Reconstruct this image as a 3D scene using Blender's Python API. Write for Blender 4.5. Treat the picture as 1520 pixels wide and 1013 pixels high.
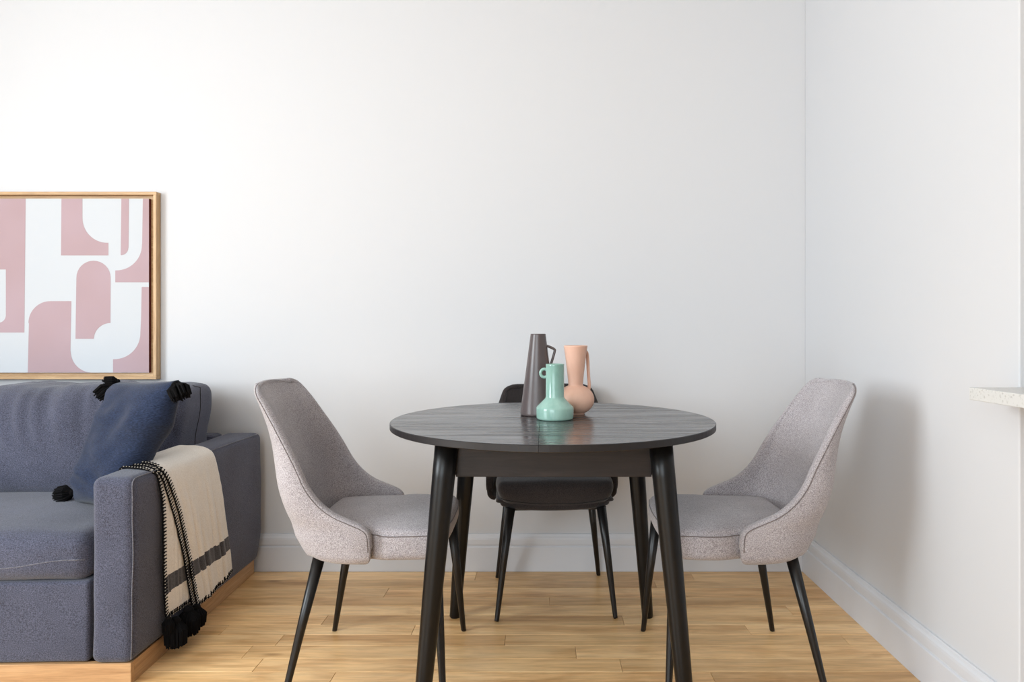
import bpy, bmesh, math, random
from mathutils import Vector, Matrix, noise
random.seed(7)
D = bpy.data; C = bpy.context
for o in list(D.objects): D.objects.remove(o, do_unlink=True)
COL = C.scene.collection
PI = math.pi

# ------------------------------------------------------------------ camera
W, H, F = 1520.0, 1013.0, 1005.0
VPX, HY, EYE = 808.0, 492.0, 1.026
cam = D.objects.new('camera', D.cameras.new('camera')); COL.objects.link(cam)
cam.location = (0, 0, EYE); cam.rotation_euler = (PI/2, 0, 0)
cam.data.sensor_width = 36; cam.data.lens = 36*F/W
cam.data.shift_x = -(VPX-W/2)/W; cam.data.shift_y = -(H/2-HY)/W
cam.data.clip_start = .05
C.scene.camera = cam

# ------------------------------------------------------------------ world and light
wd = D.worlds.new('world'); C.scene.world = wd; wd.use_nodes = True
bg = wd.node_tree.nodes['Background']
bg.inputs[0].default_value = (.93, .96, 1, 1); bg.inputs[1].default_value = .6
def area(name, loc, target, sx, sy, power, col):
    l = D.lights.new(name, 'AREA'); l.shape = 'RECTANGLE'; l.size = sx; l.size_y = sy
    l.energy = power; l.color = col
    o = D.objects.new(name, l); COL.objects.link(o); o.location = loc
    o.rotation_euler = (Vector(target)-Vector(loc)).to_track_quat('-Z', 'Y').to_euler()
    return o
area('window_daylight', (-3.38, .20, 1.66), (.9, .42, 1.0), 1.5, 1.7, 118, (.86, .945, 1))
area('front_fill', (-1.5, -2.3, 1.6), (-.1, 2.6, 1.5), 2.3, 2.1, 84, (.84, .935, 1))  # added fill light behind the viewpoint, stands in for general ambient light
vs = C.scene.view_settings
vs.view_transform = 'Standard'; vs.look = 'None'; vs.gamma = 1; vs.use_curve_mapping = False
vs.exposure = 0.16

# ------------------------------------------------------------------ helpers
def lin(r, g, b):
    f = lambda c: (c/255/12.92) if c/255 <= .04045 else ((c/255+.055)/1.055)**2.4
    return (f(r), f(g), f(b), 1)
def link(name, me, mat=None, parent=None, smooth=False):
    o = D.objects.new(name, me); COL.objects.link(o)
    if mat is not None:
        for m in (mat if isinstance(mat, (list, tuple)) else [mat]): me.materials.append(m)
    if parent is not None: o.parent = parent
    if smooth:
        for p in me.polygons: p.use_smooth = True
    return o
def mk(name, V, Fc, mat=None, parent=None, smooth=False):
    me = D.meshes.new(name); me.from_pydata([tuple(v) for v in V], [], Fc); me.update()
    return link(name, me, mat, parent, smooth)
def frombm(name, bm, mat=None, parent=None, smooth=False):
    bmesh.ops.recalc_face_normals(bm, faces=bm.faces[:])
    me = D.meshes.new(name); bm.to_mesh(me); bm.free()
    return link(name, me, mat, parent, smooth)
def thing(name, label, cat, loc=(0, 0, 0), rz=0, group=None):
    o = D.objects.new(name, None); COL.objects.link(o); o.empty_display_size = .1
    o.location = loc; o.rotation_euler = (0, 0, rz); o['label'] = label; o['category'] = cat
    if group: o['group'] = group
    return o
def struct(o, label, cat):
    o['kind'] = 'structure'; o['label'] = label; o['category'] = cat; return o
def mod_sub(o, n=1):
    m = o.modifiers.new('subdivision', 'SUBSURF'); m.levels = n; m.render_levels = n; return m
def mod_bev(o, w, s=2):
    m = o.modifiers.new('bevel', 'BEVEL'); m.width = w; m.segments = s; m.limit_method = 'ANGLE'; return m
def add_box(bm, x0, x1, y0, y1, z0, z1):
    v = [bm.verts.new(p) for p in ((x0,y0,z0),(x1,y0,z0),(x1,y1,z0),(x0,y1,z0),(x0,y0,z1),(x1,y0,z1),(x1,y1,z1),(x0,y1,z1))]
    for f in ((0,3,2,1),(4,5,6,7),(0,1,5,4),(1,2,6,5),(2,3,7,6),(3,0,4,7)): bm.faces.new([v[i] for i in f])
def box(name, x0, x1, y0, y1, z0, z1, mat, parent=None, bev=0):
    bm = bmesh.new(); add_box(bm, x0, x1, y0, y1, z0, z1)
    o = frombm(name, bm, mat, parent)
    if bev: mod_bev(o, bev)
    return o
def add_tube(bm, pts, rad, n=8, cap=True, flat=1.0, closed=False):
    pts = [Vector(p) for p in pts]; N = len(pts); rings = []
    up = None
    for i, p in enumerate(pts):
        if closed: t = pts[(i+1) % N]-pts[i-1]
        else: t = pts[min(i+1, N-1)]-pts[max(i-1, 0)]
        t.normalize()
        if up is None:
            up = Vector((0, 0, 1)) if abs(t.z) < .9 else Vector((0, 1, 0))
        a = (up-t*up.dot(t)).normalized(); up = a; b = t.cross(a)
        r = rad[i] if isinstance(rad, (list, tuple)) else rad
        rings.append([bm.verts.new(p+a*r*math.cos(2*PI*k/n)+b*r*flat*math.sin(2*PI*k/n)) for k in range(n)])
    M = N if closed else N-1
    for i in range(M):
        A, B = rings[i], rings[(i+1) % N]
        for k in range(n): bm.faces.new((A[k], A[(k+1) % n], B[(k+1) % n], B[k]))
    if cap and not closed:
        bm.faces.new(rings[0][::-1]); bm.faces.new(rings[-1])
def tube(name, pts, rad, mat, parent=None, n=10, closed=False, flat=1.0):
    bm = bmesh.new(); add_tube(bm, pts, rad, n, True, flat, closed)
    return frombm(name, bm, mat, parent, True)
def add_lathe(bm, prof, n=48, cx=0, cy=0):
    rings = []
    for r, z in prof:
        if r < 1e-6: rings.append([bm.verts.new((cx, cy, z))])
        else: rings.append([bm.verts.new((cx+r*math.cos(2*PI*k/n), cy+r*math.sin(2*PI*k/n), z)) for k in range(n)])
    for A, B in zip(rings, rings[1:]):
        for k in range(n):
            k2 = (k+1) % n
            if len(A) == 1 and len(B) == 1: continue
            if len(A) == 1: bm.faces.new((A[0], B[k2], B[k]))
            elif len(B) == 1: bm.faces.new((A[k], A[k2], B[0]))
            else: bm.faces.new((A[k], A[k2], B[k2], B[k]))
def bez(pts, n=8):
    """smooth curve (Catmull-Rom) through the points"""
    P = [Vector(p) for p in pts]; P = [2*P[0]-P[1]]+P+[2*P[-1]-P[-2]]; out = []
    for i in range(1, len(P)-2):
        for k in range(n):
            t = k/n
            out.append(.5*((2*P[i])+(-P[i-1]+P[i+1])*t+(2*P[i-1]-5*P[i]+4*P[i+1]-P[i+2])*t*t+(-P[i-1]+3*P[i]-3*P[i+1]+P[i+2])*t**3))
    out.append(P[-2]); return out
def interp(tab, x):
    if x <= tab[0][0]: return tab[0][1]
    for (a, b), (c, d) in zip(tab, tab[1:]):
        if x <= c: return b+(d-b)*(x-a)/(c-a)
    return tab[-1][1]
def axis_steps(h, r, n):
    e = [-h, -h+.12*r, -h+.35*r, -h+.65*r, -h+r]
    mid = [(-h+r)+(2*(h-r))*k/n for k in range(1, n)]
    return e+mid+[-a for a in e[::-1]]
def rbox(name, c, half, r, mat, parent=None, n=(8, 8, 4), fn=None):
    """box with rounded edges on a dense grid, optionally deformed by fn(Vector)->Vector"""
    S = [axis_steps(half[i], min(r, half[i]*.98), n[i]) for i in range(3)]
    idx = {}; V = []; Fc = []
    def vid(p):
        k = tuple(round(a, 6) for a in p)
        if k not in idx:
            q = Vector(p); inn = Vector([max(-(half[i]-min(r, half[i]*.98)), min(half[i]-min(r, half[i]*.98), q[i])) for i in range(3)])
            d = q-inn
            if d.length > 1e-9: q = inn+d.normalized()*r*min(1, 1)
            if fn: q = fn(q)
            idx[k] = len(V); V.append(q+Vector(c))
        return idx[k]
    for ax in range(3):
        a, b = (ax+1) % 3, (ax+2) % 3
        for sg in (-1, 1):
            for i in range(len(S[a])-1):
                for j in range(len(S[b])-1):
                    q = []
                    for (ii, jj) in ((i, j), (i+1, j), (i+1, j+1), (i, j+1)):
                        p = [0, 0, 0]; p[ax] = sg*half[ax]; p[a] = S[a][ii]; p[b] = S[b][jj]; q.append(vid(p))
                    Fc.append(q if sg > 0 else q[::-1])
    return mk(name, V, Fc, mat, parent, True)

# ------------------------------------------------------------------ materials
def nm(name, rough=.5, col=(.8, .8, .8, 1), spec=.5):
    m = D.materials.new(name); m.use_nodes = True
    b = m.node_tree.nodes['Principled BSDF']
    b.inputs['Base Color'].default_value = col; b.inputs['Roughness'].default_value = rough
    b.inputs['Specular IOR Level'].default_value = spec
    return m, m.node_tree, b
def node(nt, t, **k):
    n = nt.nodes.new(t)
    for a, v in k.items():
        if a in n.inputs: n.inputs[a].default_value = v
        else: setattr(n, a, v)
    return n
def ramp(nt, fac, stops):
    r = nt.nodes.new('ShaderNodeValToRGB'); nt.links.new(fac, r.inputs[0])
    e = r.color_ramp.elements
    e[0].position, e[0].color = stops[0]; e[1].position, e[1].color = stops[-1]
    for p, c in stops[1:-1]:
        q = e.new(p); q.color = c
    return r.outputs[0]
def coords(nt, scale=(1, 1, 1), kind='Object', rand=False):
    tc = nt.nodes.new('ShaderNodeTexCoord'); mp = nt.nodes.new('ShaderNodeMapping')
    mp.inputs['Scale'].default_value = scale; nt.links.new(tc.outputs[kind], mp.inputs[0])
    if rand:
        oi = nt.nodes.new('ShaderNodeObjectInfo'); mu = nt.nodes.new('ShaderNodeMath'); mu.operation = 'MULTIPLY'
        mu.inputs[1].default_value = 57; nt.links.new(oi.outputs['Random'], mu.inputs[0])
        cb = nt.nodes.new('ShaderNodeCombineXYZ')
        for i in range(3): nt.links.new(mu.outputs[0], cb.inputs[i])
        nt.links.new(cb.outputs[0], mp.inputs['Location'])
    return mp.outputs[0]
def mixc(nt, fac, a, b, mode='MIX'):
    m = nt.nodes.new('ShaderNodeMix'); m.data_type = 'RGBA'; m.blend_type = mode
    for s, v in ((m.inputs[0], fac), (m.inputs[6], a), (m.inputs[7], b)):
        if hasattr(v, 'node'): nt.links.new(v, s)
        else: s.default_value = v
    return m.outputs[2]
def bump(nt, b, h, strength, dist):
    n = nt.nodes.new('ShaderNodeBump'); n.inputs['Strength'].default_value = strength; n.inputs['Distance'].default_value = dist
    nt.links.new(h, n.inputs['Height']); nt.links.new(n.outputs[0], b.inputs['Normal'])
def noise_t(nt, vec, scale, detail=4, rough=.6):
    n = node(nt, 'ShaderNodeTexNoise', Scale=scale, Detail=detail, Roughness=rough)
    nt.links.new(vec, n.inputs['Vector']); return n.outputs[0]

def fabric(name, dark, light, scale=260, bmp=.5, sheen=.25, aniso=(1, 1, 1)):
    m, nt, b = nm(name, .95, light, .15)
    v = coords(nt, aniso); n1 = noise_t(nt, v, scale, 3, .7)
    n2 = noise_t(nt, coords(nt), 6, 3, .5)
    c = ramp(nt, n1, [(.37, dark), (.63, light)])
    c = mixc(nt, .18, c, ramp(nt, n2, [(.3, dark), (.7, light)]))
    nt.links.new(c, b.inputs['Base Color'])
    b.inputs['Sheen Weight'].default_value = sheen; b.inputs['Sheen Roughness'].default_value = .5
    bump(nt, b, n1, bmp, .0015)
    return m
M_sofa = fabric('sofa_weave', lin(44, 44, 54), lin(94, 97, 116), 380, .7, .22)
M_chair = fabric('chair_weave', lin(120, 113, 115), lin(196, 190, 193), 420, .5)
M_dchair = fabric('dark_chair_weave', lin(30, 27, 27), lin(62, 56, 56), 420, .5)
M_seam = fabric('seam_thread', lin(66, 66, 74), lin(122, 122, 132), 300, .2)
M_cseam = fabric('chair_seam_thread', lin(92, 84, 84), lin(130, 120, 119), 300, .2)
M_dseam = fabric('dark_seam_thread', lin(22, 20, 20), lin(36, 33, 33), 300, .2)
M_navy = fabric('navy_slub', lin(20, 27, 44), lin(42, 54, 80), 240, .5, .12, (.5, .5, 2))
M_cream = fabric('cream_knit', lin(224, 215, 203), lin(245, 238, 228), 300, .4)
M_stripe = fabric('charcoal_knit', lin(46, 44, 47), lin(84, 82, 86), 300, .4)
M_yarn, _, _ = nm('black_yarn', .95, lin(18, 17, 18), .1)
M_dot, _, _ = nm('cream_yarn', .9, lin(215, 205, 190), .1)

def wallmat(name, col):
    m, nt, b = nm(name, .75, col, .25)
    n = noise_t(nt, coords(nt), 90, 3); bump(nt, b, n, .05, .001); return m
M_wall = wallmat('matt_white_paint', lin(208, 208, 210))
M_ceil = wallmat('ceiling_paint', lin(230, 230, 230))
M_trim, _, _ = nm('satin_white_trim', .4, lin(212, 213, 217), .5)

def wood(name, stops, scale=(1.6, 22, 22), rough=.4, rand=True, spread=0.0, knots=True, bmp=.15, spec=.5, coat=0):
    m, nt, b = nm(name, rough, stops[1][1], spec)
    v = coords(nt, scale, rand=rand)
    nz = node(nt, 'ShaderNodeTexNoise', Scale=1.0, Detail=7.0, Roughness=.62, Distortion=.9); nt.links.new(v, nz.inputs['Vector'])
    c = ramp(nt, nz.outputs[0], stops)
    fine = node(nt, 'ShaderNodeTexNoise', Scale=7.0, Detail=3.0, Roughness=.6); nt.links.new(v, fine.inputs['Vector'])
    c = mixc(nt, .35, c, mixc(nt, 1.0, c, ramp(nt, fine.outputs[0], [(.35, (.55, .5, .45, 1)), (.6, (1.1, 1.1, 1.1, 1))]), 'MULTIPLY'))
    if knots:
        vp = node(nt, 'ShaderNodeTexNoise', Scale=1.0, Detail=4.0, Roughness=.55, Distortion=1.4); nt.links.new(coords(nt, (2.6, 11, 11), rand=rand), vp.inputs['Vector'])
        c = mixc(nt, 1.0, c, ramp(nt, vp.outputs[0], [(.34, (.82, .75, .68, 1)), (.5, (.96, .95, .94, 1)), (.62, (1.04, 1.04, 1.04, 1))]), 'MULTIPLY')
        vk = coords(nt, (2.2, 7, 7), rand=rand)
        vo = node(nt, 'ShaderNodeTexVoronoi', Scale=1.0); nt.links.new(vk, vo.inputs['Vector'])
        k = ramp(nt, vo.outputs['Distance'], [(.02, (.8, .8, .8, 1)), (.10, (0, 0, 0, 1))])
        c = mixc(nt, k, c, (stops[0][1][0]*.45, stops[0][1][1]*.4, stops[0][1][2]*.35, 1))
    if spread:
        oi = nt.nodes.new('ShaderNodeObjectInfo')
        t = ramp(nt, oi.outputs['Random'], [(0, (1-spread, 1-spread*1.15, 1-spread*1.35, 1)), (.5, (1, 1, 1, 1)), (1, (1+spread*.8, 1+spread*.85, 1+spread, 1))])
        c = mixc(nt, 1.0, c, t, 'MULTIPLY')
    nt.links.new(c, b.inputs['Base Color']); bump(nt, b, nz.outputs[0], bmp, .001)
    if coat: b.inputs['Coat Weight'].default_value = coat; b.inputs['Coat Roughness'].default_value = .25
    return m
M_floor = wood('oak_floorboard', [(.22, lin(196, 142, 84)), (.45, lin(236, 192, 135)), (.8, lin(247, 212, 160))], (1.0, 13, 13), .33, True, .19, True, .1)
M_oak = wood('oak_plinth', [(.25, lin(166, 124, 84)), (.5, lin(194, 152, 108)), (.75, lin(208, 170, 128))], (1.6, 40, 40), .45, False, 0, False)
M_oak_y = wood('oak_plinth_side', [(.25, lin(166, 124, 84)), (.5, lin(194, 152, 108)), (.75, lin(208, 170, 128))], (40, 1.6, 40), .45, False, 0, False)
M_frame = wood('oak_frame_moulding', [(.25, lin(168, 132, 92)), (.5, lin(194, 158, 116)), (.75, lin(212, 180, 138))], (3, 60, 60), .5, False, 0, False)
M_frame_v = wood('oak_frame_upright', [(.25, lin(168, 132, 92)), (.5, lin(194, 158, 116)), (.75, lin(212, 180, 138))], (60, 60, 3), .5, False, 0, False)
M_black = wood('black_stained_wood', [(.3, lin(18, 16, 17)), (.5, lin(36, 32, 33)), (.68, lin(84, 79, 78))], (1.3, 15, 15), .22, False, 0, False, .5, .8)
def streaky(m):
    nt = m.node_tree; b = nt.nodes['Principled BSDF']
    n = node(nt, 'ShaderNodeTexNoise', Scale=1.0, Detail=6.0, Roughness=.65, Distortion=1.2); nt.links.new(coords(nt, (1.8, 30, 30)), n.inputs['Vector'])
    nt.links.new(ramp(nt, n.outputs[0], [(.36, (.40, .40, .40, 1)), (.5, (.24, .24, .24, 1)), (.64, (.15, .15, .15, 1))]), b.inputs['Roughness'])
streaky(M_black); M_black.node_tree.nodes['Principled BSDF'].inputs['IOR'].default_value = 1.75
M_apron = wood('black_brown_apron_wood', [(.3, lin(16, 12, 12)), (.5, lin(30, 24, 24)), (.72, lin(46, 38, 37))], (3, 26, 26), .5, False, 0, False, .2, .4)
M_tabrim, _, _ = nm('plain_black_rim', .4, lin(30, 28, 30), .4)  # tabletop rim: one plain dark tone without the top's grain
M_leg, _, _ = nm('black_lacquered_wood', .33, lin(10, 10, 11), .33)
M_metal, _, _ = nm('black_powder_coat', .34, lin(14, 13, 14), .45)
M_print_w, _, _ = nm('canvas_white', .8, lin(196, 199, 203), .2)
def pinkmat():
    m, nt, b = nm('printed_pink', .8, lin(210, 172, 174), .2)
    n = noise_t(nt, coords(nt), 2.2, 2); nt.links.new(ramp(nt, n, [(.35, lin(172, 147, 150)), (.65, lin(177, 154, 160))]), b.inputs['Base Color']); return m
M_pink = pinkmat()
M_edge, _, _ = nm('canvas_edge_maroon', .8, lin(98, 50, 46), .2)
def ceramic(name, a, b2, rough, sc=5, spec=.5):
    m, nt, b = nm(name, rough, a, spec)
    n = noise_t(nt, coords(nt, (1, 1, .5)), sc, 4); nt.links.new(ramp(nt, n, [(.35, a), (.65, b2)]), b.inputs['Base Color']); return m
M_green = ceramic('sage_glaze', lin(126, 163, 151), lin(154, 188, 176), .12, 14)
M_peach = ceramic('peach_matt_clay', lin(214, 168, 146), lin(226, 184, 162), .5, 9, .3)
M_taupe = ceramic('dark_taupe_glaze', lin(78, 68, 68), lin(92, 82, 81), .3, 9)
def stone():
    m, nt, b = nm('speckled_pale_stone', .3, lin(222, 221, 218), .5)
    v = node(nt, 'ShaderNodeTexVoronoi', Scale=260.0); nt.links.new(coords(nt), v.inputs['Vector'])
    c = ramp(nt, v.outputs['Color'], [(.1, lin(186, 184, 180)), (.3, lin(208, 207, 204))])
    nt.links.new(c, b.inputs['Base Color']); return m
M_stone = stone()
M_cab, _, _ = nm('grey_cabinet_paint', .5, lin(178, 175, 176), .4)
M_glass, gnt, gb = nm('window_glass', .02, (1, 1, 1, 1)); gb.inputs['Transmission Weight'].default_value = 1; gb.inputs['IOR'].default_value = 1.05

# ------------------------------------------------------------------ room
YB, XR, XL, ZC = 2.906, 1.119, -3.5, 2.75
YF, XK = -2.45, 3.2
YW = 1.595                        # where the right wall stops, at the kitchen counter
struct(box('wall_back', XL-.12, XK+.12, YB, YB+.12, -.05, ZC, M_wall), 'white painted wall behind the sofa and dining table', 'wall')
struct(box('wall_right', XR, XR+.14, YW, YB-.001, 0, ZC, M_wall, bev=.003), 'white painted side wall ending at the stone counter', 'wall')
wl = mk('wall_left', [], []); D.objects.remove(wl)
bm = bmesh.new()
wy0, wy1, wz0, wz1 = -.6, 1.0, .75, 2.55
add_box(bm, XL-.12, XL, YF, wy0, 0, ZC); add_box(bm, XL-.12, XL, wy1, YB-.001, 0, ZC)
add_box(bm, XL-.12, XL, wy0, wy1, 0, wz0); add_box(bm, XL-.12, XL, wy0, wy1, wz1, ZC)
struct(frombm('wall_left', bm, M_wall), 'white painted wall with a window, left of the sofa out of view', 'wall')
struct(box('ceiling', XL-.12, XK+.12, YF-.12, YB+.12, ZC, ZC+.1, M_ceil), 'white painted ceiling', 'ceiling')
bm = bmesh.new()
for a in ((wy0, wy0+.05, wz0, wz1), (wy1-.05, wy1, wz0, wz1), (wy0+.05, wy1-.05, wz0, wz0+.05), (wy0+.05, wy1-.05, wz1-.05, wz1), (.18, .22, wz0+.05, wz1-.05)):
    add_box(bm, XL-.09, XL-.03, *a)
win = struct(frombm('window_1', bm, M_trim), 'white framed window in the left wall, out of view', 'window')
struct(box('wall_kitchen', XK, XK+.12, YF, YB-.001, 0, ZC, M_wall), 'white painted kitchen wall far right, out of view', 'wall')
bm = bmesh.new(); dx0, dx1, dz = -2.7, -.3, 2.7
add_box(bm, XL-.12, dx0, YF-.12, YF, 0, ZC); add_box(bm, dx1, XK+.12, YF-.12, YF, 0, ZC); add_box(bm, dx0, dx1, YF-.12, YF, dz, ZC)
struct(frombm('wall_front', bm, M_wall), 'white painted wall with an added opening for the fill light, behind the viewpoint', 'wall')
bm = bmesh.new()
for x in (dx0, dx0+1.17, dx1-.06): add_box(bm, x, x+.06, YF-.09, YF-.03, .06, dz-.06)
add_box(bm, dx0, dx1, YF-.09, YF-.03, 0, .06); add_box(bm, dx0, dx1, YF-.09, YF-.03, dz-.06, dz)
struct(frombm('added_door_frame', bm, M_trim), 'white framed balcony door behind the viewpoint', 'door')  # made-up door frame, put in to go with the fill light
fl = struct(box('floor', XL, XK-.001, YF+.001, YB-.001, -.06, -.014, M_floor), 'warm oak strip floor with knots and mixed board tones', 'floor')

# boards: strips 84 mm wide, seams where the photograph has them
seams = [2.888+.0, 2.79, 2.706, 2.61, 2.53, 2.445, 2.365, 2.287, 2.209, 2.123, 2.038]
while seams[-1] > .45: seams.append(seams[-1]-.0845)
known = {(10): [-1.9, -.627, .5], 9: [-1.7, -.88, .236], 8: [-1.3, .101, 1.0], 7: [-.95, -.13], 6: [-1.2, .62], 5: [-.78, .95], 4: [-1.15, -.2], 3: [-.5, .8], 2: [-.9, .3], 1: [-.6, .5], 0: [-.287, .9]}
# key k is the strip between seams[k] and seams[k+1]
known = {0: [-1.4, -.287, .62], 1: [-.95, .45], 2: [-.62, .55], 3: [-1.25, .02], 4: [-.3, .9], 5: [-.78, .28], 6: [-1.1, -.45, .7], 7: [-.13, 1.0], 8: [-.95, .101], 9: [-.88, .236], 10: [-1.7, -.627, .5]}
def plank(x0, x1, y0, y1, name='plank', parent=None):
    g = .0005
    x0 += g; x1 -= g; y0 += g; y1 -= g; dz = random.uniform(-.0003, .0003); c = .0008
    cx, cy = (x0+x1)/2, (y0+y1)/2; a, b = (x1-x0)/2, (y1-y0)/2
    V = [(-a, -b, -.014), (a, -b, -.014), (a, b, -.014), (-a, b, -.014), (-a, -b, -c), (a, -b, -c), (a, b, -c), (-a, b, -c),
         (-a+c, -b+c, 0), (a-c, -b+c, 0), (a-c, b-c, 0), (-a+c, b-c, 0)]
    Fc = [(0, 1, 5, 4), (1, 2, 6, 5), (2, 3, 7, 6), (3, 0, 4, 7), (4, 5, 9, 8), (5, 6, 10, 9), (6, 7, 11, 10), (7, 4, 8, 11), (8, 9, 10, 11)]
    o = mk('plank', V, Fc, M_floor, fl); o.location = (cx, cy, dz); return o
XF0, XF1 = XL+.001, XK-.002
for k in range(len(seams)-1):
    cuts = list(known.get(k, []))
    if not cuts: cuts = [random.uniform(-.9, .6)]
    x = max(cuts)
    while x < XF1-.7: x += random.uniform(.7, 1.3); cuts.append(x)
    x = min(cuts)
    while x > XF0+.7: x -= random.uniform(.7, 1.3); cuts.append(x)
    cuts = sorted(c for c in cuts if XF0+.25 < c < XF1-.25)
    cuts = [XF0]+cuts+[XF1]
    for a, b in zip(cuts, cuts[1:]): plank(a, b, seams[k+1], seams[k])
box('plank_row', XF0, XF1, YF+.001, seams[-1]-.001, -.014, 0, M_floor, fl)['kind'] = 'stuff'

def board_profile():
    return [(0, 0), (.018, 0), (.018, .102), (.0165, .1045), (.0125, .1065), (.0125, .1105), (.0155, .114), (.0155, .134), (.014, .142), (.0095, .148), (.0075, .155), (.0055, .157), (0, .157)]
def baseboard(name, p0, p1, nrm, label):
    pr = board_profile(); V = []; n = len(pr)
    for p in (p0, p1):
        for t, z in pr: V.append((p[0]+nrm[0]*t, p[1]+nrm[1]*t, z+.0005))
    Fc = [(i, (i+1) % n, n+(i+1) % n, n+i) for i in range(n)]+[tuple(range(n))[::-1], tuple(range(n, 2*n))]
    bm = bmesh.new(); vs_ = [bm.verts.new(v) for v in V]
    for f in Fc: bm.faces.new([vs_[i] for i in f])
    return struct(frombm(name, bm, M_trim), label, 'skirting board')
baseboard('baseboard_back', (XL+.001, YB-.0005), (XR-.001, YB-.0005), (0, -1), 'white moulded skirting board along the back wall')
baseboard('baseboard_right', (XR-.0005, YW+.004), (XR-.0005, YB-.02), (-1, 0), 'white moulded skirting board along the right wall')

# ------------------------------------------------------------------ sofa (local frame: x=0 plinth's right side, y=0 its front)
SO = Vector((-1.20, 1.965, 0)); SR = math.radians(1.9); SW = 1.98
sofa = thing('sofa', 'charcoal blue fabric sofa on an oak plinth against the back wall', 'sofa', SO, SR)
pl = box('plinth', -SW, 0, 0, .018, 0, .062, M_oak, sofa, .001)
pl2 = box('plinth_side', -.02, 0, .0185, .905, 0, .062, M_oak_y, sofa, .001)
pl3 = box('plinth_side', -SW, -SW+.02, .0185, .905, 0, .062, M_oak_y, sofa, .001)
def wob(p, amp, sc, seed=0.0): return amp*noise.noise(Vector((p.x*sc+seed, p.y*sc, p.z*sc)))
def arm_fn(sgn):
    def f(q):
        q = q.copy(); t = (q.y+.455)/.91
        if sgn*q.x > 0: q.x += sgn*(.006+.026*t)*(.5+.5*min(1, (q.z+.270)/.12))
        if q.z > 0: q.z -= .002*t*(q.z/.270)
        q.x += sgn*(.004*math.cos(q.z*5)); q.y -= .0
        q += Vector((wob(q, .0035, 7), wob(q, .0035, 7, 9), 0)); return q
    return f
armR = rbox('arm', (-.055, .443, .332), (.058, .455, .270), .026, M_sofa, sofa, (4, 22, 14), arm_fn(1))
armL = rbox('arm', (-SW+.055, .443, .332), (.058, .455, .270), .022, M_sofa, sofa, (4, 22, 14), arm_fn(-1))
# stitched seam around the right arm's outer front and top edge
g = arm_fn(1)
pts = []
for z in [-.256+.02*i for i in range(26)]: pts.append(g(Vector((.0535, -.4495, z))))
pts += [g(Vector((.0535, -.4475, .256))), g(Vector((.0535, -.436, .2645)))]
for y in [-.42+.035*i for i in range(25)]: pts.append(g(Vector((.0535, y, .2665))))
pts = [p+Vector((-.055, .443, .332)) for p in pts]
tube('arm_seam', pts, .0017, M_seam, armR, 6)
box('back_panel', -SW+.12, -.12, .80, .898, .064, .600, M_sofa, sofa, .02)
def front_fn(q):
    q = q.copy(); q.y -= .008*math.cos(q.z*9)*math.cos(q.x*1.5)+wob(q, .004, 6); return q
rbox('base_panel', ((-SW)/2, .40, .181), ((SW-.246)/2, .395, .117), .012, M_sofa, sofa, (40, 10, 8), front_fn)
def seat_cushion(cx, w, seed):
    def f(q):
        q = q.copy(); u, v = q.x/(w/2), q.y/.3
        if q.z > -.02: q.z += .022*(1-abs(u)**3)*(1-v*v*.6)*(q.z+.02)/.09
        if q.y < 0: q.y -= .012*(1-(q.z/.07)**2)*(1-abs(u)**6)
        # front edge droops lower in the middle of the cushion
        if q.z < 0: q.z -= .004*(1-u*u)
        q.z += wob(q, .006, 7, seed); q.y += wob(q, .005, 9, seed+3); return q
    o = rbox('seat_cushion', (cx, .295, .365), (w/2, .295, .068), .042, M_sofa, sofa, (30, 16, 6), f)
    pts = []
    for i in range(31):
        x = -w/2*.985+w*.985*i/30; q = Vector((x, -.2945, -.026+.03*max(0, (x/(w/2))-.1)+.004*math.sin(x*23)))
        q = f(q); pts.append(q+Vector((cx, .295, .365))+Vector((0, -.0002, 0)))
    tube('cushion_seam', pts, .0016, M_seam, o, 6)
    return o
cw = (SW-.25)/2
seat_cushion(-.123-cw/2, cw-.004, 1); seat_cushion(-.123-cw*1.5, cw-.004, 5)
def back_cushion(cx, w, seed):
    hw, hd, hh = w/2, .135, .188
    def f(q):
        q = q.copy(); u, v, t = q.x/hw, q.z/hh, (q.y/hd)
        puff = max(0, (1-abs(u)**3.2))*max(0, (1-abs(v)**3))
        if t < 0: q.y -= .075*puff*(-t)
        else: q.y += .03*puff*t
        if v > 0: q.z += .018*(1-abs(u)**4)*v - .012*math.cos(u*9+seed)*v*v*.4
        if abs(u) > .8: q.x -= .004*math.copysign(1, u)*math.cos(v*6)
        # folds running down and left from the top edge
        s = q.x*9+q.z*6.5
        fold = (noise.noise(Vector((s+seed, q.z*1.2+q.x, 3.3)))-.05)
        edge = max(0, min(1, (v+.9)/1.4))*(1-abs(u)**8)
        if t < 0: q.y += .042*fold*edge
        s2 = q.x*26+q.z*9
        if t < 0: q.y += .030*noise.noise(Vector((s2+seed, q.z*3, 7.7)))*max(0, min(1, (v+.1)*1.2))
        q.z += .006*noise.noise(Vector((s*2.2, seed, q.y*6)))*max(0, v)
        return Vector((q.x, q.y+(q.z+hh)*.22, q.z))
    o = rbox('back_cushion', (cx, .625, .616), (hw, hd, hh), .035, M_sofa, sofa, (70, 8, 30), f)
    for yy in (.01,):
        pts = []
        for (a, b) in [(-1, -1+2*i/16) for i in range(16)]+[(-1+2*i/30, 1) for i in range(30)]+[(1, 1-2*i/16) for i in range(17)]:
            pts.append(f(Vector((a*(hw+.0005), yy, b*(hh-.001))))+Vector((cx, .625, .616)))
        tube('cushion_seam', pts, .0016, M_dseam, o, 6)
    return o
back_cushion(-.128-cw/2, cw-.01, 2.0); back_cushion(-.123-cw*1.5, cw-.01, 6.0)

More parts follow.
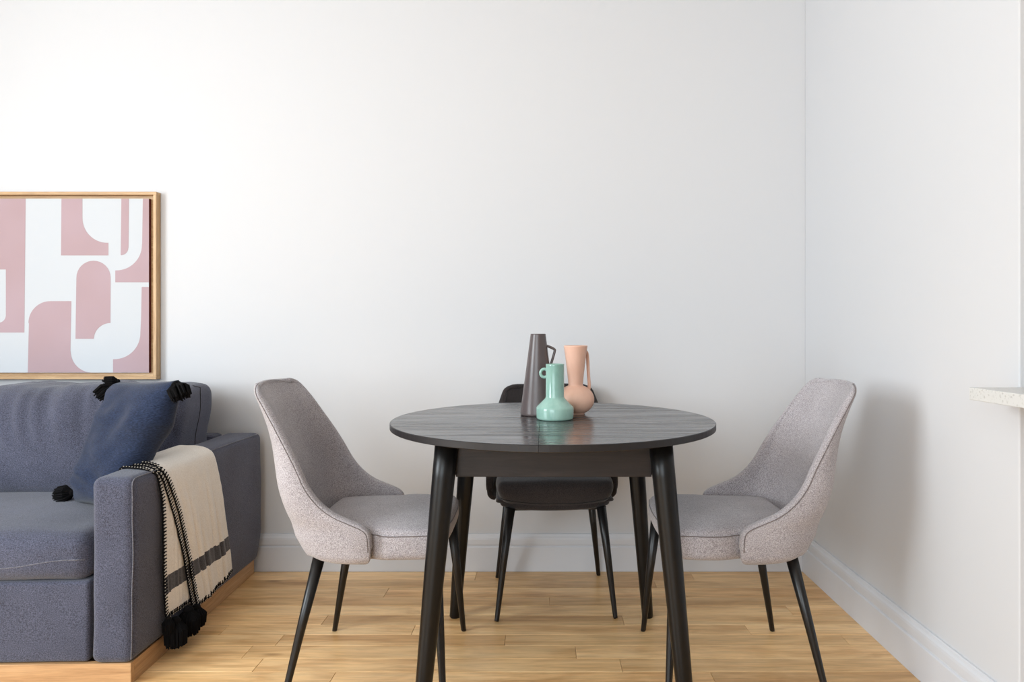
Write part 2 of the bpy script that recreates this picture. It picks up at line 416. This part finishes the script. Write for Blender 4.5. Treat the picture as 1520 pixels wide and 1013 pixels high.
# ------------------------------------------------------------------ tassels
def tassel_mesh(length, rad, n=90, head=.35, seed=1):
    rnd = random.Random(seed); bm = bmesh.new()
    add_lathe(bm, [(0, 0), (rad*.35, -.002), (rad*.5, -length*.12), (rad*.42, -length*.22), (rad*.3, -length*.25)], 12)
    for i in range(n):
        a = rnd.uniform(0, 2*PI); r = rad*math.sqrt(rnd.random()); l = length*rnd.uniform(.86, 1.02)*(1-.12*(r/rad)**2)
        p0 = Vector((math.cos(a)*r*.35, math.sin(a)*r*.35, -length*.15)); p2 = Vector((math.cos(a)*r, math.sin(a)*r, -l))
        p1 = Vector((math.cos(a)*r*1.05, math.sin(a)*r*1.05, -l*.5))
        add_tube(bm, [p0, p1, p2], [rad*.1, rad*.12, rad*.07], 4)
    me_o = frombm('tassel', bm, M_yarn); return me_o

# ------------------------------------------------------------------ navy pillow leaning in the corner of back cushion and arm
def pillow():
    S = .422; SX = .455; N = 34; T = .062
    B0 = Vector((-1.582, 2.285, .446)); ex = Vector((.335, -.245, .022)); ex = ex.normalized()
    ez = Vector((.078, .09, .40)).normalized(); ey = ez.cross(ex).normalized()   # away from viewer side
    if ey.y < 0: ey = -ey
    root = thing('throw_pillow', 'navy blue square pillow with black corner tassels on the sofa', 'pillow', B0+ex*SX/2, 0)
    V = []; Fc = []
    def pt(i, j, sg):
        u, v = 2*i/N-1, 2*j/N-1
        pin = 1-.055*(1-v*v)*abs(u)**3; pin2 = 1-.045*(1-u*u)*abs(v)**3
        x = u*SX/2*pin; z = v*S/2*pin2
        h = T*((1-u**4)*(1-v**4))**.55
        sq = 1-.30*max(0, min(1, (.35-v)/1.1)); x = (x+SX/2)*sq-SX/2     # squeezed by the arm lower down
        wr = noise.noise(Vector((x*9+z*4, z*16-x*2, 2.2)))*.016+noise.noise(Vector((x*4, z*30+x*8, 5.1)))*.015
        ed = min(1, 2.2*(1-max(abs(u), abs(v))))
        return ex*x+ez*(z+S/2)+ey*sg*(h+wr*ed*(1 if sg < 0 else .5))
    idx = {}
    for sg in (-1, 1):
        for i in range(N+1):
            for j in range(N+1):
                if sg == 1 and (i in (0, N) or j in (0, N)): idx[(sg, i, j)] = idx[(-1, i, j)]; continue
                idx[(sg, i, j)] = len(V); V.append(pt(i, j, sg))
        for i in range(N):
            for j in range(N):
                f = [idx[(sg, i, j)], idx[(sg, i+1, j)], idx[(sg, i+1, j+1)], idx[(sg, i, j+1)]]
                Fc.append(f if sg < 0 else f[::-1])
    bm = bmesh.new(); vv = [bm.verts.new(p) for p in V]
    for f in Fc: bm.faces.new([vv[k] for k in f])
    frombm('pillow_cover', bm, M_navy, root, True)
    def tas(p, dirv, L, R, seed):
        o = tassel_mesh(L, R, 80, seed=seed); o.parent = root; o.location = p
        o.rotation_euler = Vector(dirv).to_track_quat('-Z', 'Y').to_euler(); o['label'] = 'black yarn tassel'
    tl = ex*(-SX/2)+ez*S; tr = ex*(SX/2)+ez*S; bl = ex*(-SX/2)
    tas(tl-ez*.01, (-.8, -.25, -.75), .075, .027, 1)
    tas(tl+ex*.035+ez*.0-ey*.0, (-.9, -.3, .05), .055, .015, 4)
    tas(tr-ex*.002-ez*.008-ey*.01, (.42, -.2, -.75), .066, .03, 2)
    tas(bl+ez*.034-ey*.012, (-.93, -.12, -.12), .066, .026, 3)
    return root
pillow()

# ------------------------------------------------------------------ cream throw over the right arm (sofa's local frame)
thr = thing('throw_blanket', 'cream throw with charcoal stripe and black stitched edge over the sofa arm', 'blanket', SO, SR)
def arm_path(off):
    """x,z path from the inside of the arm over the top and down its outside"""
    return [(-.120-off, .49), (-.120-off, .55), (-.116-off, .584), (-.098, .604+off), (-.06, .606+off), (-.02, .604+off), (.006+off*.6, .595+off*.7), (.019+off, .575), (.025+off, .50), (.028+off, .40), (.028+off, .30), (.027+off, .20), (.026+off, .10)]
ST0, ST1 = .207, .262
def layer(name, off, left, right, zend, seed, ns=90, nq=40, amp=.004):
    """left/right: local y as tables over height z of the outer side; zend(q): bottom height"""
    path = [Vector((x, 0, z)) for x, z in bez([(x, 0, z) for x, z in arm_path(off)], 8) for x, z in [(x, z)]] if False else [p for p in bez([(x, 0, z) for x, z in arm_path(off)], 8)]
    L = [0]
    for a, b in zip(path, path[1:]): L.append(L[-1]+(b-a).length)
    tot = L[-1]
    # length at which the outer side starts
    s_side = [l for l, p in zip(L, path) if p.x > .01][0]
    def at(s):
        for i in range(len(L)-1):
            if s <= L[i+1]+1e-9:
                t = (s-L[i])/(L[i+1]-L[i]); return path[i].lerp(path[i+1], t)
        return path[-1]
    V = []; rows = []
    for i in range(ns+1):
        row = []
        for j in range(nq+1):
            q = j/nq
            end = tot-(zend(q)-.10)
            s = end*i/ns; p = at(s)
            zz = p.z if s > s_side else p.z*0+.605+(s_side-s)*.2
            y0 = interp(left, zz); y1 = interp(right, zz)
            y = y0+(y1-y0)*q
            d = max(0, min(1, (s-s_side)/.35))
            dx = abs(amp*d*(math.sin(q*17+seed+d*2)+.6*math.sin(q*31+2*seed)))+.0012*noise.noise(Vector((y*30, s*30, seed)))
            row.append(len(V)); V.append((p.x+dx, y, p.z))
        rows.append(row)
    Fc = []; mi = []
    for i in range(ns):
        for j in range(nq):
            Fc.append((rows[i][j], rows[i][j+1], rows[i+1][j+1], rows[i+1][j]))
            c = V[rows[i][j]]; z = (V[rows[i][j]][2]+V[rows[i+1][j]][2])/2
            zw = z+.002*math.sin(c[1]*30)
            mi.append(1 if (c[0] > 0 and ST0 < zw < ST1) else 0)
    o = mk(name, V, Fc, [M_cream, M_stripe], thr, True)
    for p, k in zip(o.data.polygons, mi): p.material_index = k
    m = o.modifiers.new('solidify', 'SOLIDIFY'); m.thickness = .003; m.offset = 1 if False else 0
    return o, [[Vector(V[k]) for k in r] for r in rows]
left_u = [(.09, .160), (.15, .135), (.3, .120), (.5, .122), (.58, .108), (.61, .098), (.635, .135)]
right_u = [(.09, .30), (.3, .28), (.62, .24)]
left_f = [(.09, .300), (.2, .262), (.3, .232), (.45, .175), (.56, .128), (.60, .110), (.635, .146)]
left_m = [(.09, .322), (.2, .282), (.3, .252), (.45, .196), (.56, .144), (.60, .124), (.635, .160)]
right_m = [(.09, .600), (.2, .575), (.3, .545), (.45, .505), (.56, .470), (.62, .455), (.70, .455)]
o1, r1 = layer('under_layer', .001, left_u, right_u, lambda q: .135-.01*q, 1.0, 170, 36, .002)
o2, r2 = layer('fold_layer', .006, left_f, [(z, y+.08) for z, y in left_m], lambda q: .10, 2.0, 90, 12, .003)
o3, r3 = layer('top_layer', .011, left_m, right_m, lambda q: .092+.026*q, 4.2, 210, 90, .0055)
def stitches(pts, parent, side, step=.0105):
    """black whipped edge: cord plus a short bar of yarn at every step, cream dots between"""
    bm = bmesh.new(); add_tube(bm, pts, .0032, 6)
    dots = bmesh.new(); acc = 0; nxt = step
    for a, b in zip(pts, pts[1:]):
        d = (b-a).length
        while acc+d > nxt:
            p = a.lerp(b, (nxt-acc)/d); t = (b-a).normalized()
            w = Vector(side); w = (w-t*w.dot(t)).normalized()
            nrm = t.cross(w).normalized()
            if nrm.x < 0 and abs(nrm.x) > .3: nrm = -nrm
            if nrm.z < 0 and abs(nrm.x) <= .3: nrm = -nrm
            add_tube(bm, [p-w*.003+nrm*.0025, p+w*.011+nrm*.0030], .0021, 4)
            q = p+t*step*.5-w*.0012+nrm*.0034
            add_tube(dots, [q-w*.0016, q+w*.0016], .0012, 4)
            nxt += step
        acc += d
    s = frombm('stitching', bm, M_yarn, parent); s['label'] = 'black whipped stitching'
    s2 = frombm('stitch_dots', dots, M_dot, parent); s2['kind'] = 'stuff'; s2['label'] = 'cream flecks between the black stitches'
EY = (0, 1, 0)
stitches([r[0] for r in r1[6:]], o1, EY); stitches([r[0] for r in r2[6:]], o2, EY); stitches([r[0] for r in r3[6:]], o3, EY)
stitches(r3[-1], o3, (0, 0, 1)); stitches(r1[-1], o1, (0, 0, 1))
for (x, y, z, L, R, sd) in ((.046, .162, .128, .098, .031, 11), (.050, .235, .132, .098, .033, 12), (.052, .285, .118, .078, .028, 14), (.040, .128, .145, .06, .016, 13)):
    t = tassel_mesh(L, R, 240, seed=sd); t.parent = thr; t.location = (x, y, z); t['label'] = 'black yarn tassel'

# ------------------------------------------------------------------ dining table
TX, TY, TH, TR = .025, 2.087, .757, .489
tab = thing('dining_table', 'round black stained wood dining table with four splayed legs', 'table', (TX, TY, 0))
def half_top(sg, name):
    bm = bmesh.new(); n = 64; xs = -.039
    a0 = math.acos(xs/TR)
    ang = [(-a0+2*a0*i/n) for i in range(n+1)] if sg > 0 else [(a0+(2*PI-2*a0)*i/n) for i in range(n+1)]
    prof = [(0, TH-.0185), (.0, TH-.0015), (-.0015, TH)]
    prof = [(-.003, TH-.0190), (0, TH-.0170), (0, TH-.0015), (-.0015, TH)]
    rings = [[bm.verts.new(((TR+d)*math.cos(a)+(sg*.0004), (TR+d)*math.sin(a), z)) for a in ang] for d, z in prof]
    for A, B in zip(rings, rings[1:]):
        for i in range(n+1):
            j = (i+1) % (n+1)
            bm.faces.new((A[i], A[j], B[j], B[i]))
    bm.faces.new(rings[0][::-1]); bm.faces.new(rings[-1])
    o = frombm(name, bm, [M_black, M_tabrim], tab)
    for p in o.data.polygons:
        if abs(p.normal.z) < .9: p.material_index = 1
    return o
half_top(1, 'tabletop'); half_top(-1, 'tabletop')
def hx(z): return .346-.0843*z
for sx in (-1, 1):
    for sy in (-1, 1):
        bm = bmesh.new(); P = []; R = []
        for z, r in ((0, .0185), (.004, .0198), (.2, .0235), (.45, .0278), (.64, .0305), (.7375, .0315)):
            P.append((sx*hx(z), sy*hx(z), z)); R.append(r)
        add_tube(bm, P, R, 32)
        frombm('leg', bm, M_leg, tab, True)
for k in (0, 1):
    e = .262; t = .010
    for s in (-1, 1):
        yc = s*.266
        if k == 0: box('apron', -e, e, yc-t, yc+t, .636, .738, M_apron, tab, .0015)
        else: box('apron', yc-t, yc+t, -e+.011, e-.011, .636, .738, M_apron, tab, .0015)

# ------------------------------------------------------------------ chairs
UB = [(.376, -.16), (.385, -.190), (.40, -.214), (.44, -.238), (.5, -.256), (.6, -.280), (.7, -.307), (.8, -.340), (.86, -.363), (.876, -.366)]
WZ = [(.376, .205), (.385, .222), (.40, .232), (.44, .236), (.5, .236), (.6, .229), (.7, .213), (.8, .188), (.84, .177), (.853, .170), (.863, .158), (.870, .140), (.873, .118)]
ROWS = [(.000, .378), (.012, .388), (.016, .41), (.016, .44), (.012, .468), (-.004, .484), (-.04, .500), (-.085, .520), (-.125, .550), (-.159, .592), (-.187, .645), (-.219, .70), (-.254, .755), (-.290, .81), (-.312, .842), (-.319, .855), (-.324, .864), (-.329, .870), (-.332, .873)]
def make_chair(label, fab, seam, back_k=1.0, lean_k=1.0, wide=1.0, seam_z=.458, curvy=0, loc=(0, 0, 0), rz=0):
    t = thing('dining_chair', label, 'chair', loc, rz, 'upholstered dining chairs around the table')
    def zt(z): return z if z < .5 else .5+(z-.5)*back_k
    def ut(u, z): return u if z < .5 else None
    N = 20; V = []
    ub5 = interp(UB, .5)
    rows = [(p.x, p.z) for p in bez([(u, 0, z) for u, z in ROWS], 3)]
    R_ = len(rows); M = 2*N+1
    for (uf, z) in rows:
        ub = interp(UB, z); w = interp(WZ, z)*wide
        if z > .5:
            ubn = ub5+(ub-ub5)*lean_k
            uf = uf+(ubn-ub); ub = ubn
        for i in range(-N, N+1):
            a = i/N*PI/2; p = .62
            ca = max(0, math.cos(a)) if abs(i) < N else 0; sa = abs(math.sin(a))
            k = max(0, min(1, (z-.56)/.22)); k = k*k*(3-2*k)       # U at the seat, a gentle curve at the top
            cu = ca**p*(1-k)+ca**1.3*k; sv = math.copysign(sa**(p+.05)*(1-k)+sa**.95*k, a)
            V.append(Vector((uf-(uf-ub)*cu, w*sv, zt(z))))
    nrms = []
    for j in range(R_):
        for i in range(M):
            du = V[j*M+min(i+1, M-1)]-V[j*M+max(i-1, 0)]; dv = V[min(j+1, R_-1)*M+i]-V[max(j-1, 0)*M+i]
            n = du.cross(dv)
            if n.length < 1e-9: n = Vector((-1, 0, 0))
            n.normalize()
            mid = Vector((.25, 0, .62))-V[j*M+i]; mid.z = 0
            if n.dot(mid) > 0: n = -n                              # outward
            n.z *= .5 if V[j*M+i].z > .42 else 1; n.normalize(); nrms.append(n)
    sm = []
    for j in range(R_):
        for i in range(M):
            acc = Vector((0, 0, 0))
            for dj in (-1, 0, 1):
                for di in (-2, -1, 0, 1, 2):
                    jj, ii = min(max(j+dj, 0), R_-1), min(max(i+di, 0), M-1); acc += nrms[jj*M+ii]
            sm.append(acc.normalized())
    TK = .027
    ztop = zt(.873)
    VI = [V[k]-sm[k]*(TK if V[k].z > .42 else TK*.6)*(1-.45*max(0, min(1, (V[k].z-ztop+.07)/.06))) for k in range(len(V))]
    nV = len(V); Fc = []
    for j in range(R_-1):
        for i in range(M-1):
            q = (j*M+i, j*M+i+1, (j+1)*M+i+1, (j+1)*M+i)
            Fc.append(q); Fc.append(tuple(nV+x for x in q[::-1]))
    border = [j*M for j in range(R_)]+[(R_-1)*M+i for i in range(1, M)]+[j*M+M-1 for j in range(R_-2, -1, -1)]+[i for i in range(M-2, 0, -1)]
    nb = len(border); E = []
    for k in range(nb):
        tg = V[border[(k+2) % nb]]-V[border[k-2]]; e = tg.cross(sm[border[k]]); e.normalize(); E.append(e)
    if E[R_//2].dot(V[border[R_//2]]-V[border[R_//2]+1]) < 0: E = [-e for e in E]
    E = [sum((E[(k+d) % nb] for d in (-2, -1, 0, 1, 2)), Vector()).normalized() for k in range(nb)]
    allV = V+VI; loops = [border]
    for th in (25, 60, 90, 120, 155):
        c_, s_ = math.cos(math.radians(th)), math.sin(math.radians(th)); lp = []
        for k in range(nb):
            o_, i_ = V[border[k]], VI[border[k]]; m_ = (o_+i_)/2; h_ = (o_-i_)/2
            lp.append(len(allV)); allV = allV+[m_+h_*c_+E[k]*h_.length*.42*s_] if False else (allV.append(m_+h_*c_+E[k]*h_.length*.42*s_) or allV)
        loops.append(lp)
    loops.append([nV+x for x in border])
    for A_, B_ in zip(loops, loops[1:]):
        for k in range(nb): Fc.append((A_[k], A_[(k+1) % nb], B_[(k+1) % nb], B_[k]))
    bm = bmesh.new(); vv = [bm.verts.new(v) for v in allV]
    for f_ in Fc: bm.faces.new([vv[k] for k in f_])
    sh = frombm('backrest', bm, fab, t, True)
    n0, n1_ = 7, R_*2+M-2-7
    tube('shell_seam', [V[border[k]]-E[k]*.003+sm[border[k]]*.0006 for k in range(n0, n1_)], .0014, seam, sh, 6)
    # seat
    wS = .224*wide
    def f(q):
        q = q.copy(); u, v = q.x/.205, q.y/.224
        q.y = q.y*wide*interp([(-.205, .80), (-.12, .87), (-.03, .90), (.0, .90), (.035, .985), (.12, .985), (.205, .94)], q.x)
        if q.x > .1: q.x -= .020*abs(v)**2.5*(q.x/.205)          # gently rounded front
        if q.z > 0: q.z += .016*(1-abs(u)**2.5)*(1-abs(v)**2.5)*(q.z/.044)
        if q.x > 0 and q.z < 0: q.x -= .018*(-q.z/.044)*(q.x/.205)
        if curvy: q.y *= .915
        if curvy and q.z < .01:
            k = (.01-q.z)/.054; q.z -= .014*k*(1-v*v); q.y *= 1-.06*k
            q.z += .010*k*v*v*v*v
        q.z += wob(q, .0022, 14, 3)
        return q
    c0 = Vector((.018, 0, .430+(.018 if curvy else 0)))
    se = rbox('seat', c0, (.205, .224, .044), .026, fab, t, (14, 14, 4), f)
    mod_sub(se, 1)
    def rr(k):      # rounded rectangle at seam height
        h = Vector((.205, .224, 0)); r = .026; zz = seam_z-c0.z
        pts = []
        for cxs, cys, a0 in ((1, 1, 0), (-1, 1, 90), (-1, -1, 180), (1, -1, 270)):
            for a in range(0, 91, 15):
                an = math.radians(a0+a); dz = max(0, abs(zz)-(.044-r)); rr_ = math.sqrt(max(0, r*r-dz*dz))
                pts.append(Vector((cxs*(h.x-r)+rr_*math.cos(an), cys*(h.y-r)+rr_*math.sin(an), zz)))
        dense = []
        for a, b in zip(pts, pts[1:]+pts[:1]):
            n = max(1, int((b-a).length/.02))
            for q in range(n): dense.append(a.lerp(b, q/n))
        return [f(p)+c0 for p in dense]
    tube('seat_seam', rr(1), .0017, seam, se, 6, closed=True)
    ut_ = (-.034, .082)
    for sx in (-1, 1):
        for sy in (-1, 1):
            fu, fv = (.206 if sx > 0 else .222, .213) if curvy else (.222, .232)
            P = [(sx*fu, sy*fv, 0), (sx*(fu-.002), sy*(fv-.002), .006), (sx*.222+(ut_[0] if sx>0 else ut_[1])*.5+sx*(fu-.222)*.5, sy*(fv+.163)/2, .2), (sx*.222+(ut_[0] if sx>0 else ut_[1]), sy*.163, .395)]
            tube('leg', P, [.0078, .0084, .0125, .0175], M_metal, t, 20)
    if curvy:       # upholstered band that carries on from the wings under the front of the cushion
        def fb(q):
            q = q.copy(); v = q.y/.226; q.x -= .022*abs(v)**2.5*max(0, q.x/.2)
            q.z -= .010*(1-v*v)*(.6+.4*(q.z < 0)); q.y *= 1 if q.z > 0 else .93; q.x -= .05*abs(v)**6*max(0, q.x/.2)
            return q
        o = rbox('seat_base', (.016, 0, .408), (.19, .226*wide*.89, .013), .012, fab, t, (12, 14, 3), fb)
    # thin plate the legs screw into
    box('under_frame', -.15, .185, -.165, .165, .384, .394, M_metal, t, .002)
    return t
make_chair('light grey upholstered dining chair left of the table, beside the sofa', M_chair, M_cseam, loc=(-.497, 2.088, 0), rz=0)
make_chair('light grey upholstered dining chair right of the table, near the right wall', M_chair, M_cseam, loc=(.559, 2.086, 0), rz=PI)
make_chair('dark charcoal upholstered chair behind the table, against the back wall', M_dchair, M_dseam, back_k=.815, lean_k=.08, wide=1.07, seam_z=.422, curvy=1, loc=(.030, 2.612, 0), rz=-PI/2+math.radians(3.6))

# ------------------------------------------------------------------ vases on the table
def vase(name, label, X, Y, prof, inner, mat, n=56):
    t = thing(name, label, 'vase', (X, Y, TH+.0003), 0, 'ceramic vases on the table')
    bm = bmesh.new(); add_lathe(bm, prof+inner, n)
    b = frombm('vase_body', bm, mat, t, True)
    return t
# tall tapered dark vase
t = vase('tall_vase', 'tall tapered dark taupe vase with angular handle on the table', -.0200, 2.180,
         [(0, 0), (.054, 0), (.0565, .003), (.0572, .008), (.0245, .2575), (.0243, .2600)], [(.0232, .2606), (.0220, .259), (.026, .20), (.03, .16), (0, .15)], M_taupe)
tube('handle', bez([(.026, 0, .222), (.038, .0, .218), (.0515, 0, .211), (.0530, 0, .203), (.043, 0, .168), (.034, 0, .138)], 5), .0042, M_taupe, t, 10, flat=1.5)
# sage green bottle vase
t = vase('bottle_vase', 'short glossy sage green vase with small ring handle', .0325, 2.072,
         [(0, 0), (.052, 0), (.0555, .0025), (.0568, .007), (.0575, .032), (.0565, .037), (.054, .040), (.031, .063), (.0290, .066), (.0283, .070), (.0280, .162), (.0283, .166), (.0278, .1685)],
         [(.0262, .1688), (.025, .166), (.0245, .12), (.024, .08), (0, .07)], M_green)
ring = [(-.0325+.0115*math.cos(a), 0, .1405+.0125*math.sin(a)) for a in [2*PI*k/28 for k in range(28)]]
tube('handle', ring, .0036, M_green, t, 10, closed=True, flat=1.3)
# peach vase: round body, flared neck
prof = [(0, 0), (.030, .0006)]
for a in range(-62, 66, 8):
    prof.append((.0605*math.cos(math.radians(a)), .0475+.0465*math.sin(math.radians(a))*1.06))
prof += [(.0238, .093), (.0236, .098), (.0275, .135), (.034, .19), (.0380, .2165), (.0385, .2200), (.0378, .2222)]
t = vase('flared_vase', 'peach clay vase with round body and flared neck', .1015, 2.195, prof,
         [(.0362, .2224), (.0345, .219), (.030, .18), (.0235, .13), (.0205, .10), (0, .09)], M_peach)
tube('handle', bez([(.030, .020, .203), (.037, .026, .200), (.0405, .028, .18), (.043, .026, .13), (.0455, .022, .095), (.044, .018, .078)], 5), .0046, M_peach, t, 10, flat=1.4)

# ------------------------------------------------------------------ framed print on the wall
def pic():
    f = 1005.0
    def X(px, Y): return (px-VPX)*Y/f
    def Z(py, Y): return EYE-(py-HY)*Y/f
    Yf = 2.872; x1 = X(232, Yf); z1 = Z(284.6, Yf); z0 = Z(563.4, Yf); x0 = x1-1.12; yb = YB-.0005
    root = thing('framed_print', 'pink and white abstract print in an oak floating frame above the sofa', 'picture', ((x0+x1)/2, yb, (z0+z1)/2))
    cx, cz = (x0+x1)/2, (z0+z1)/2
    def b(name, a0, a1, y0, y1, c0, c1, mat, bev=.001, par=root):
        return box(name, a0-cx, a1-cx, y0-yb, y1-yb, c0-cz, c1-cz, mat, par, bev)
    w = .0135
    b('frame_rail', x0, x1, Yf, yb, z1-w, z1, M_frame); b('frame_rail', x0, x1, Yf, yb, z0, z0+w, M_frame)
    b('frame_stile', x0, x0+w, Yf, yb, z0+w, z1-w, M_frame_v); b('frame_stile', x1-w, x1, Yf, yb, z0+w, z1-w, M_frame_v)
    b('backing_board', x0+w, x1-w, yb-.010, yb, z0+w, z1-w, M_frame, 0)
    Yc = Yf+.006; gap = .011
    cX1 = X(221, Yc); cX0 = x0+w+gap; cZ1 = Z(295, Yc); cZ0 = Z(553.5, Yc)
    cv = b('canvas', cX0, cX1, Yc, yb-.0101, cZ0, cZ1, [M_print_w, M_edge], 0)
    for p in cv.data.polygons:
        if abs(p.normal.x) > .5 or abs(p.normal.z) > .5: p.material_index = 1
    def P(cx_, cy_): return (cx_/2.98, 260+cy_/2.98)
    def arc(cx_, cy_, r, a0, a1, n=16):
        return [(cx_+r*math.cos(math.radians(a0+(a1-a0)*i/n)), cy_+r*math.sin(math.radians(a0+(a1-a0)*i/n))) for i in range(n+1)]
    T, Bm, R = 104.5, 874, 659
    S = []
    S.append([(-150, T), (114, T), (108, 697), (-150, 697), (-150, 655)]+[(-30, 655)]+arc(-8, 620, 34, 90, 0)+[(26, 418), (-150, 418)])
    S.append([(272, T), (365, T), (365, 190)]+arc(475, 190, 110, 180, 90)+[(480, 300), (480, 356), (270, 356)])
    S.append([(537, T), (571, T), (569, 322)]+arc(535, 322, 33, 0, 90)+[(534, 355)])
    S.append([(632, T), (R, T), (R, 475), (510, 475), (510, 422)]+arc(515, 309, 113, 90, 0)[0:]+[(629, 300)])
    S.append([(334, 725), (338, 455)]+arc(414, 455, 76, 180, 360)+[(489, 655)]+arc(489, 729, 74, 270, 183)+[(415, 725)])
    S.append([(123, Bm), (128, 655)]+arc(223, 655, 97, 180, 270)+[(316, 558), (312, 780)]+arc(407, 780, 94, 180, 92)+[(402, Bm)])
    S.append([(627, 495), (R, 495), (R, Bm), (500, Bm), (500, 815)]+arc(506, 700, 115, 90, 0)+[(624, 640)])
    # the part of the print beyond the picture's left edge carries on in the same manner
    S.append([(-420, T), (-300, T), (-300, 380)]+arc(-360, 380, 60, 0, 180)+[(-420, 300)])
    S.append([(-400, Bm), (-400, 640)]+arc(-310, 640, 90, 180, 360)+[(-220, Bm)])
    bm = bmesh.new()
    for poly in S:
        pts = []
        for p in poly:
            px, py = P(*p); x = max(cX0+.004, X(px, Yc)); z = Z(py, Yc); pt = (round(x-cx, 5), round(z-cz, 5))
            if not pts or (abs(pts[-1][0]-pt[0])+abs(pts[-1][1]-pt[1])) > 2e-4: pts.append(pt)
        if abs(pts[0][0]-pts[-1][0])+abs(pts[0][1]-pts[-1][1]) < 2e-4: pts.pop()
        from mathutils.geometry import tessellate_polygon
        vv = [bm.verts.new((a, Yc-yb-.0004, c)) for a, c in pts]
        for tri in tessellate_polygon([[Vector((a, c, 0)) for a, c in pts]]):
            fc = bm.faces.new([vv[k] for k in tri]); fc.normal_update()
            if fc.normal.y > 0: fc.normal_flip()
    me = D.meshes.new('printed_shapes'); bm.to_mesh(me); bm.free()
    link('printed_shapes', me, M_pink, cv)
pic()

# ------------------------------------------------------------------ kitchen counter at the end of the right wall
cn = thing('kitchen_counter', 'pale speckled stone breakfast counter projecting from the right wall', 'counter', (1.40, 1.0, 0))
box('countertop', 1.0-1.40, 1.9-1.40, .45-1.0, YW-.001-1.0, .865, .894, M_stone, cn, .0015)
box('counter_cabinet', 1.27-1.40, 1.85-1.40, .5-1.0, YW-.03-1.0, .0, .8645, M_cab, cn, .002)
